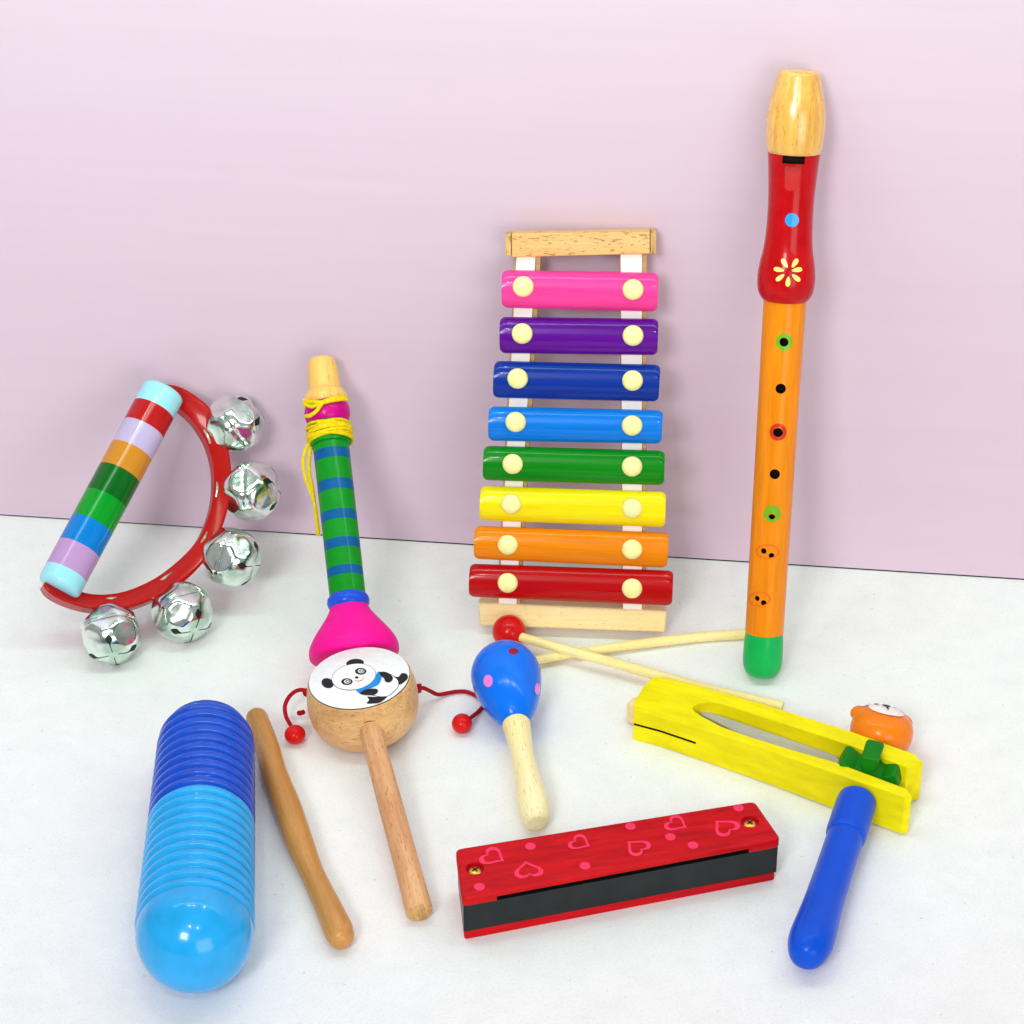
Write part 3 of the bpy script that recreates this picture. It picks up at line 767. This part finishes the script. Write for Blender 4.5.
mb.add(vs, fs, 'yellow'); rf = mb.build('frame', ra, angle=30)
# saw slit in the front face (cut)
cut = MB(); A_ = Ri @ fl(630, 715, 24); 
s0 = Ri @ fl(628, 718.5, 17.5); s1 = Ri @ fl(696, 741.5, 18.5)
dv = (s1-s0).normalized(); nv = V((-dv.y, dv.x, 0)).normalized()
q = [s0-nv*40, s1-nv*40, s1+nv*11, s0+nv*11]
prism(cut, [(p.x, p.y) for p in q], 16.2, 18.2, 'hole')
bool_cut(rf, cut, 'hole')
bv = rf.modifiers.new('bevel', 'BEVEL'); bv.width = 1.2*S; bv.segments = 2; bv.limit_method = 'ANGLE'; bv.angle_limit = math.radians(40)
# tongue blade in the slot, ending against the cog, and its butt at the left end
mb = MB(); q = [Ri @ fl(x, y, 23) for x, y in ((699, 713), (700, 709), (714, 713), (779, 735), (836, 755), (842, 763), (842, 771), (779, 753))]
prism(mb, [(p.x, p.y) for p in q], 9, 23, 'shaded_wood')
e_ = Ri @ fl(637, 713, 14); dv = V((1, 0, 0))
prism(mb, [(e_.x-10, e_.y-1), (e_.x-9, e_.y+9), (e_.x+1, e_.y+22), (e_.x+10, e_.y+20), (e_.x+10, e_.y-8)], 3, 22, 'pale_x')
mb.build('tongue', ra, bevel=1)
# axle direction
AZ = 23
ca = fl(856, 804, AZ+2); ce = fl(812, 938, 22.5); ad = (ca-ce).normalized()
ax = Axis(ce, ca)
def P(lst): return [(ax.t(x, y), ax.r(x, y, w)) for x, y, w in lst]
hp = P([(803, 961.5, 12), (804.5, 960, 24), (806, 956, 35), (808.5, 948, 43), (812, 938, 46), (817, 920, 43), (823, 902, 40), (829, 882, 38.5), (835, 862, 37.5), (840.5, 845, 37), (843.5, 836, 36.5)])
cp = P([(843, 838, 34), (843.1, 837.4, 38), (843.6, 835.5, 40), (844.6, 832, 41), (853, 806, 40.5), (856, 801, 39)])
mb = MB(); lathe(mb, [(hp[0][0]-1, 0)]+[tuple(p) for p in spl(hp, 5)], 'handle_blue', 56)
lathe(mb, [cp[0]]+cp[1:]+[(cp[-1][0], 0)], 'handle_blue', 56)
tm = Ri @ ax.M; mb.v = [tm @ v for v in mb.v]; mb.build('handle', ra, angle=32, bevel=0)
COGROT = -PI/2-.12
# cog on the axle between the arms
gc = fl(869, 774, 26); gm = frame(gc, ad); 
mb = MB(); nt_ = 5; prof2 = []
for i in range(nt_):
    a0 = 2*PI*i/nt_+COGROT
    for da, r in ((-.36, 14), (-.30, 26), (-.22, 28), (.22, 28), (.30, 26), (.36, 14)):
        prof2.append((r*math.cos(a0+da*1.05), r*math.sin(a0+da*1.05)))
prism(mb, prof2, -13, 13, 'gear'); tm = Ri @ gm; mb.v = [tm @ v for v in mb.v]; mb.build('cog', ra, bevel=1.5)
mb = MB(); p0 = ca-ad*4; 
tube(mb, [Ri @ p0, Ri @ (p0+ad*120)], 6, 'gear', 16); mb.build('axle', ra)
# bear head at the far end of the axle
bc = fl(881, 733, 27); bz = ad                           # face looks along the axle, away from the handle
bm_ = frame(bc, bz, V((1, 0, 0)))
if bm_.to_3x3().col[1].z < 0: bm_ = bm_ @ Matrix.Rotation(PI, 4, 'Z')
tm = Ri @ bm_
bm_ = bm_ @ Matrix.Rotation(-.40, 4, 'Y') @ Matrix.Rotation(-1.24, 4, 'X') @ Matrix.Rotation(-2.46, 4, 'Z') @ Matrix.Diagonal((.93, .93, .93, 1)); tm = Ri @ bm_
mb = MB(); lathe(mb, [tuple(p) for p in spl([(-24, 0), (-24, 17), (-20, 23), (-8, 28), (4, 29.5), (13, 27), (19, 21), (22.5, 11), (23.5, 0)], 4)], 'bear', 56)
hv = [tm @ v for v in mb.v]; mb.v = hv; bh = mb.build('bear_head', ra, angle=60)
for s_ in (-1, 1):
    mb = MB(); ball(mb, (s_*20.5, 14, 9), 9.5, 'bear', 24, 16, (1, 1, .8)); mb.v = [tm @ v for v in mb.v]; mb.build('ear', bh)
mb = MB()
def onhead(cx, cy, a, b, k, off, n=20, rings=4):
    def zz(x, y):
        r = math.hypot(x, y); pr = [(29.5, 4), (27, 13), (21, 19), (11, 22.5), (0, 23.5)]
        for (r1, z1), (r0_, z0_) in zip(pr, pr[1:]):
            if r0_ <= r <= r1: return z0_+(z1-z0_)*(r-r0_)/(r1-r0_)+off
        return 4
    vs = []; fs = []
    for q in range(rings+1):
        for i in range(n):
            w = 2*PI*i/n; x = cx+a*math.cos(w)*q/rings; y = cy+b*math.sin(w)*q/rings; vs.append(tm @ V((x, y, zz(x, y))))
    for q in range(rings):
        for i in range(n):
            j = (i+1) % n; fs.append([q*n+i, q*n+j, (q+1)*n+j, (q+1)*n+i])
    mb.add(vs, fs, k)
onhead(0, 4, 17, 15, 'bear_white', 1.3); onhead(-17, 16, 5, 4, 'bear_pale', 1.4); onhead(17, 16, 5, 4, 'bear_pale', 1.4)
onhead(0, 9, 4, 3, 'black', 2.0); onhead(-9, 12, 2.2, 2.6, 'black', 2.0); onhead(9, 12, 2.2, 2.6, 'black', 2.0); onhead(0, 3, .9, 5, 'black', 2.0)
mb.build('face', bh)

# ------------------------------------------------------------ harmonica
HH = 45
g0, g1 = fl(461, 932, 0), fl(776, 882, 0)
HM = frame(g0, V((0, 0, 1)), g1-g0); Hi = HM.inverted()
ha = thing('harmonica', 'red wooden harmonica printed with pink hearts, black band along its side', 'harmonica', HM)
def hq(x, y, z): p = Hi @ fl(x, y, z); return (p.x, p.y)
tl, tr_, br, bl = hq(455.5, 849, HH), hq(754.5, 801, HH), hq(781, 839, HH), hq(462, 899, HH)
def lerp2(a, b, t): return (a[0]+(b[0]-a[0])*t, a[1]+(b[1]-a[1])*t)
def inset(a, b, ref, t, d):     # point along a-b pulled towards ref side by d units
    p = lerp2(a, b, t); v = V((ref[0]-p[0], ref[1]-p[1])).normalized()*d; return (p[0]+v.x, p[1]+v.y)
mid = ((tl[0]+tr_[0])/2, (tl[1]+tr_[1])/2)
def innr(a, b, t, d):
    e = V((b[0]-a[0], b[1]-a[1])).normalized(); p = lerp2(a, b, t); nrm = V((-e.y, e.x))
    if nrm.y < 0: nrm = -nrm
    return (p[0]+nrm.x*d, p[1]+nrm.y*d)
nA, nB = .105, .90
top = [bl, innr(bl, br, nA-.006, 0), innr(bl, br, nA+.002, 7), innr(bl, br, nB-.002, 7), innr(bl, br, nB+.006, 0), br, tr_, tl]
def roundc(poly, idx, r=5):
    out = []
    for i, p in enumerate(poly):
        if i not in idx: out.append(p); continue
        a, b = V(poly[i-1]), V(poly[(i+1) % len(poly)]); q = V(p); u = (a-q).normalized(); w = (b-q).normalized()
        for t in (0, .25, .5, .75, 1): 
            s, e = q+u*r, q+w*r; out.append(tuple(((1-t)**2*s+2*t*(1-t)*q+t*t*e)))
    return out
mb = MB(); prism(mb, roundc([bl, br, tr_, tl], (0, 1, 2, 3)), HH-9, HH, 'plate_red'); tp = mb.build('top_plate', ha)
full = [bl, br, tr_, tl]
mb = MB()
cen = V((sum(p[0] for p in full)/4, sum(p[1] for p in full)/4))
def shr(poly, d): 
    o = []; 
    for p in poly: v = (V(p)-cen); o.append((p[0]-math.copysign(d, v.x), p[1]-math.copysign(d, v.y)))
    return o
prism(mb, shr(full, 1.2), 8.6, HH-9.2, 'cover')
flatpoly(mb, [innr(bl, br, nA+.003, .8), innr(bl, br, nB-.003, .8), innr(bl, br, nB-.003, 9), innr(bl, br, nA+.003, 9)], HH-9.0, 'slotblack'); mb.build('cover_plate', ha, bevel=1)
mb = MB(); prism(mb, roundc(shr(full, 1.8), (0, 1, 2, 3), 3), 0, 8.2, 'plate_red'); mb.build('bottom_plate', ha, bevel=1.2)
# screws in countersunk holes
cut = MB()
scr = [hq(475, 868.5, HH), hq(750, 821.5, HH)]
hb = MB()
for s_ in scr:
    prism(cut, ell(s_[0], s_[1], 7.4, 7.4, 0, 20), HH-3.5, HH+6, 'heart_dark')
tp.modifiers.clear(); bvm = tp.modifiers.new('b', 'BEVEL'); bvm.width = 1.3*S; bvm.segments = 3; bvm.limit_method = 'ANGLE'; bvm.angle_limit = math.radians(32)
bool_cut(tp, cut, 'heart_dark')
cut = MB(); prism(cut, [innr(bl, br, nA-.004, -20), innr(bl, br, nB+.004, -20), innr(bl, br, nB-.004, 8), innr(bl, br, nA+.004, 8)], HH-14, HH-4.2, 'slotblack'); bool_cut(tp, cut, 'slotblack')
for s_ in scr:
    mb = MB(); lathe(mb, [(HH-3.4, 5.6), (HH-2.4, 5.4), (HH-1.2, 3.6), (HH-.9, 0)], 'brass', 24)
    for v in mb.v: v.x += s_[0]; v.y += s_[1]
    for a in (.5, .5+PI/2):
        c, q = math.cos(a), math.sin(a); w = .6; l = 3
        mb.add([(s_[0]+c*l-q*w, s_[1]+q*l+c*w, HH-.75), (s_[0]+c*l+q*w, s_[1]+q*l-c*w, HH-.75), (s_[0]-c*l+q*w, s_[1]-q*l-c*w, HH-.75), (s_[0]-c*l-q*w, s_[1]-q*l+c*w, HH-.75)], [[0, 1, 2, 3]], 'black')
    mb.build('screw', ha)
mb = MB()
def heart(cx, cy, size, rot, sx=1.0):
    # drawn in the plate's own plane around a traced centre
    c = V(hq(cx, cy, HH)); pts = []
    for i in range(36):
        t = 2*PI*i/36
        x = 16*math.sin(t)**3; y = 13*math.cos(t)-5*math.cos(2*t)-2*math.cos(3*t)-math.cos(4*t)+2
        pts.append((V((x*sx, y*.94))*.8+V((13*math.sin(t), 13*math.cos(t)))*.2)*size/17.5)
    R = Matrix.Rotation(math.radians(rot), 2)
    o = [c+R @ p for p in pts]; i_ = [c+R @ (p*.68+V((0, -.2))) for p in pts]
    ringpoly(mb, o, i_, HH+.25, 'heart')
for h in HEARTS if 'HEARTS' in globals() else ((493, 857, 13, 48), (528, 870, 13.5, 178), (580, 843, 11.5, 48), (637, 847, 12.5, 215), (676.5, 824, 12, 48), (725, 827, 13.5, 210)): heart(*h)
for x, y in ((530.4, 846.5), (479.4, 887), (585, 866), (630.5, 826.5), (670.3, 837), (693, 845.4), (738.5, 808)):
    c = hq(x, y, HH); flatpoly(mb, ell(c[0], c[1], 4.3, 4.6), HH+.25, 'heart')
mb.build('heart_print', tp, angle=180)

# ------------------------------------------------------------ guiro
ga, gb = fl(194.5, 934, 45.4), fl(206.0, 748.5, 40.8)
ax = Axis(ga, gb)
gu = thing('guiro', 'ribbed wooden guiro tube, dark blue half and light blue half with rounded end', 'guiro', ax.M)
L = ax.L; R0, R1 = 58.8*upp(ga), 47.5*upp(gb)
def GR(t): return R0+(R1-R0)*t/L
def ridge(t, a, b, n): 
    if t < a or t > b: return 0
    u = (t-a)/(b-a)*n; return 2.9*abs(math.sin(PI*u))**.8-1.6
ts = ax.t(201.5, 786) - 0
tA = ax.t(197, 889); 
Ry = 0
# the ring seen at y is the top of the tube: shift along the axis accordingly
def ttop(y):
    best = None
    for i in range(600):
        t = -60+i*(L+120)/600; p = ax.M @ V((0, 0, t)) + V((0, 0, GR(t)))
        q = p-CAM; py = 512-(q.dot(UPV)/q.dot(FWD))*F
        if best is None or abs(py-y) < best[0]: best = (abs(py-y), t)
    return best[1]
tA, ts = ttop(886), ttop(785); tE = L+16; NR = 21
def gprof(a, b, n=400):
    return [(t, GR(max(0, min(L, t)))+ridge(t, tA, tE, NR)) for t in [a+(b-a)*i/n for i in range(n+1)]]
dome = [(-R0*math.sin(q), R0*math.cos(q)) for q in [PI/2*(1-i/24) for i in range(24)]]
mb = MB(); pl_ = [(t, r) for t, r in dome]+gprof(0, ts)
lathe(mb, pl_, 'guiro_light', 96); mb.build('light_half', gu, angle=80)
def gd(t):
    r = R1*math.sqrt(max(0, 1-((t-L)/R1)**2)) if t > L else GR(t)
    return r + (ridge(t, tA, tE+14, NR*(tE+14-tA)/(tE-tA)) if t < L+30 else 0)
mb = MB(); pl_ = [(ts+(L+R1-ts)*i/420, gd(ts+(L+R1-ts)*i/420)) for i in range(421)]
lathe(mb, pl_, 'guiro_dark', 96); mb.build('dark_half', gu, angle=80)
# scraper stick
pts = [(257, 718.5, 11), (266, 744, 12), (275.5, 777, 12.5), (288, 809, 13), (299, 841, 12.5), (312, 873, 11), (327, 905, 11.5), (337.5, 928, 12.5), (340.3, 935, 12)]
P3 = [fl(x, y, z) for x, y, z in pts]
so = frame(V((P3[0].x, P3[0].y, 0)), P3[-1]-P3[0], V((1, 0, 0))); si = so.inverted()
st = thing('scraper_stick', 'plain tan wooden scraper stick lying beside the blue guiro', 'stick', so)
Q = spl([si @ p for p in P3], 8); Rk = [v.x for v in spl([(r, 0, 0) for r in (9.8, 10.4, 11.2, 11.9, 11.6, 9.9, 10.8, 11.8, 11.2)], 8)]
a0 = Q[0]; d0 = (Q[0]-Q[1]).normalized(); aN = Q[-1]; dN = (Q[-1]-Q[-2]).normalized()
pre = [a0+d0*Rk[0]*math.sin(q) for q in (PI/2*.98, 1.2, .8, .4)]; pr_r = [Rk[0]*math.cos(q) for q in (PI/2*.98, 1.2, .8, .4)]
post = [aN+dN*Rk[-1]*math.sin(q) for q in (.4, .8, 1.2, PI/2*.98)]; po_r = [Rk[-1]*math.cos(q) for q in (.4, .8, 1.2, PI/2*.98)]
mb = MB(); tube(mb, pre+Q+post, pr_r+Rk+po_r, 'stick_tan', 24)
mb.build('dowel', st, angle=60)

# ------------------------------------------------------------ lights, world, camera
w = bpy.data.worlds.new('World'); SC.world = w; w.use_nodes = True; nt = w.node_tree
bg = nt.nodes['Background']; tc = nt.nodes.new('ShaderNodeTexCoord')
sep = nt.nodes.new('ShaderNodeSeparateXYZ'); nt.links.new(tc.outputs['Generated'], sep.inputs[0])
n = nz(nt, 2.2, 1, .4, tc.outputs['Generated'])
r = ramp(nt, n.outputs[0], [(.40, (.22, .27, .23)), (.50, (1, 1, 1))])
mr = ramp(nt, sep.outputs[2], [(.0, (.75, .76, .75)), (.5, (1, 1, 1))])
mx = nt.nodes.new('ShaderNodeMix'); mx.data_type = 'RGBA'; mx.blend_type = 'MULTIPLY'; mx.inputs[0].default_value = .9
nt.links.new(mr.outputs[0], mx.inputs[6]); nt.links.new(r.outputs[0], mx.inputs[7]); nt.links.new(mx.outputs[2], bg.inputs[0])
bg.inputs[1].default_value = .38
def area(name, loc, target, size, power, col=(1, 1, 1)):
    l = bpy.data.lights.new(name, 'AREA'); l.shape = 'RECTANGLE'; l.size = size[0]*S; l.size_y = size[1]*S; l.energy = power; l.color = col
    o = bpy.data.objects.new(name, l); COL.objects.link(o); o.location = V(loc)*S
    o.rotation_euler = (V(target)-V(loc)).to_track_quat('-Z', 'Y').to_euler(); return o
area('softbox_key', (-1300, -4300, 2900), (0, -100, 150), (1100, 1000), 23.5)
area('softbox_fill', (1700, -4500, 1300), (0, -100, 250), (2300, 1900), 12.5)
area('spot_panel', (-350, -1900, 1900), (0, -250, 50), (48, 48), .7)
area('spot_panel', (250, -2000, 1900), (0, -250, 50), (48, 48), .7)
for lx in (-420, -190, 330): area('overhead_panel', (lx, -420, 1650), (lx*.8, -480, 0), (60, 60), .2)
area('added_wall_wash', (100, -400, 1200), (100, 150, 900), (2200, 150), 2.5, (.60, 1, .80))  # unseen tinted lamp, added to brighten and desaturate the backdrop's upper part
cd = bpy.data.cameras.new('camera'); cam = bpy.data.objects.new('camera', cd); COL.objects.link(cam); SC.camera = cam
cam.location = CAM*S; cam.rotation_euler = FWD.to_track_quat('-Z', 'Y').to_euler()
cd.sensor_width = 36; cd.sensor_fit = 'HORIZONTAL'; cd.lens = 36*F/1024; cd.clip_start = .01; cd.clip_end = 50
SC.render.resolution_x = 1024; SC.render.resolution_y = 1024
SC.view_settings.view_transform = 'Standard'; SC.view_settings.look = 'None'; SC.view_settings.exposure = 0
SC.render.engine = 'CYCLES'
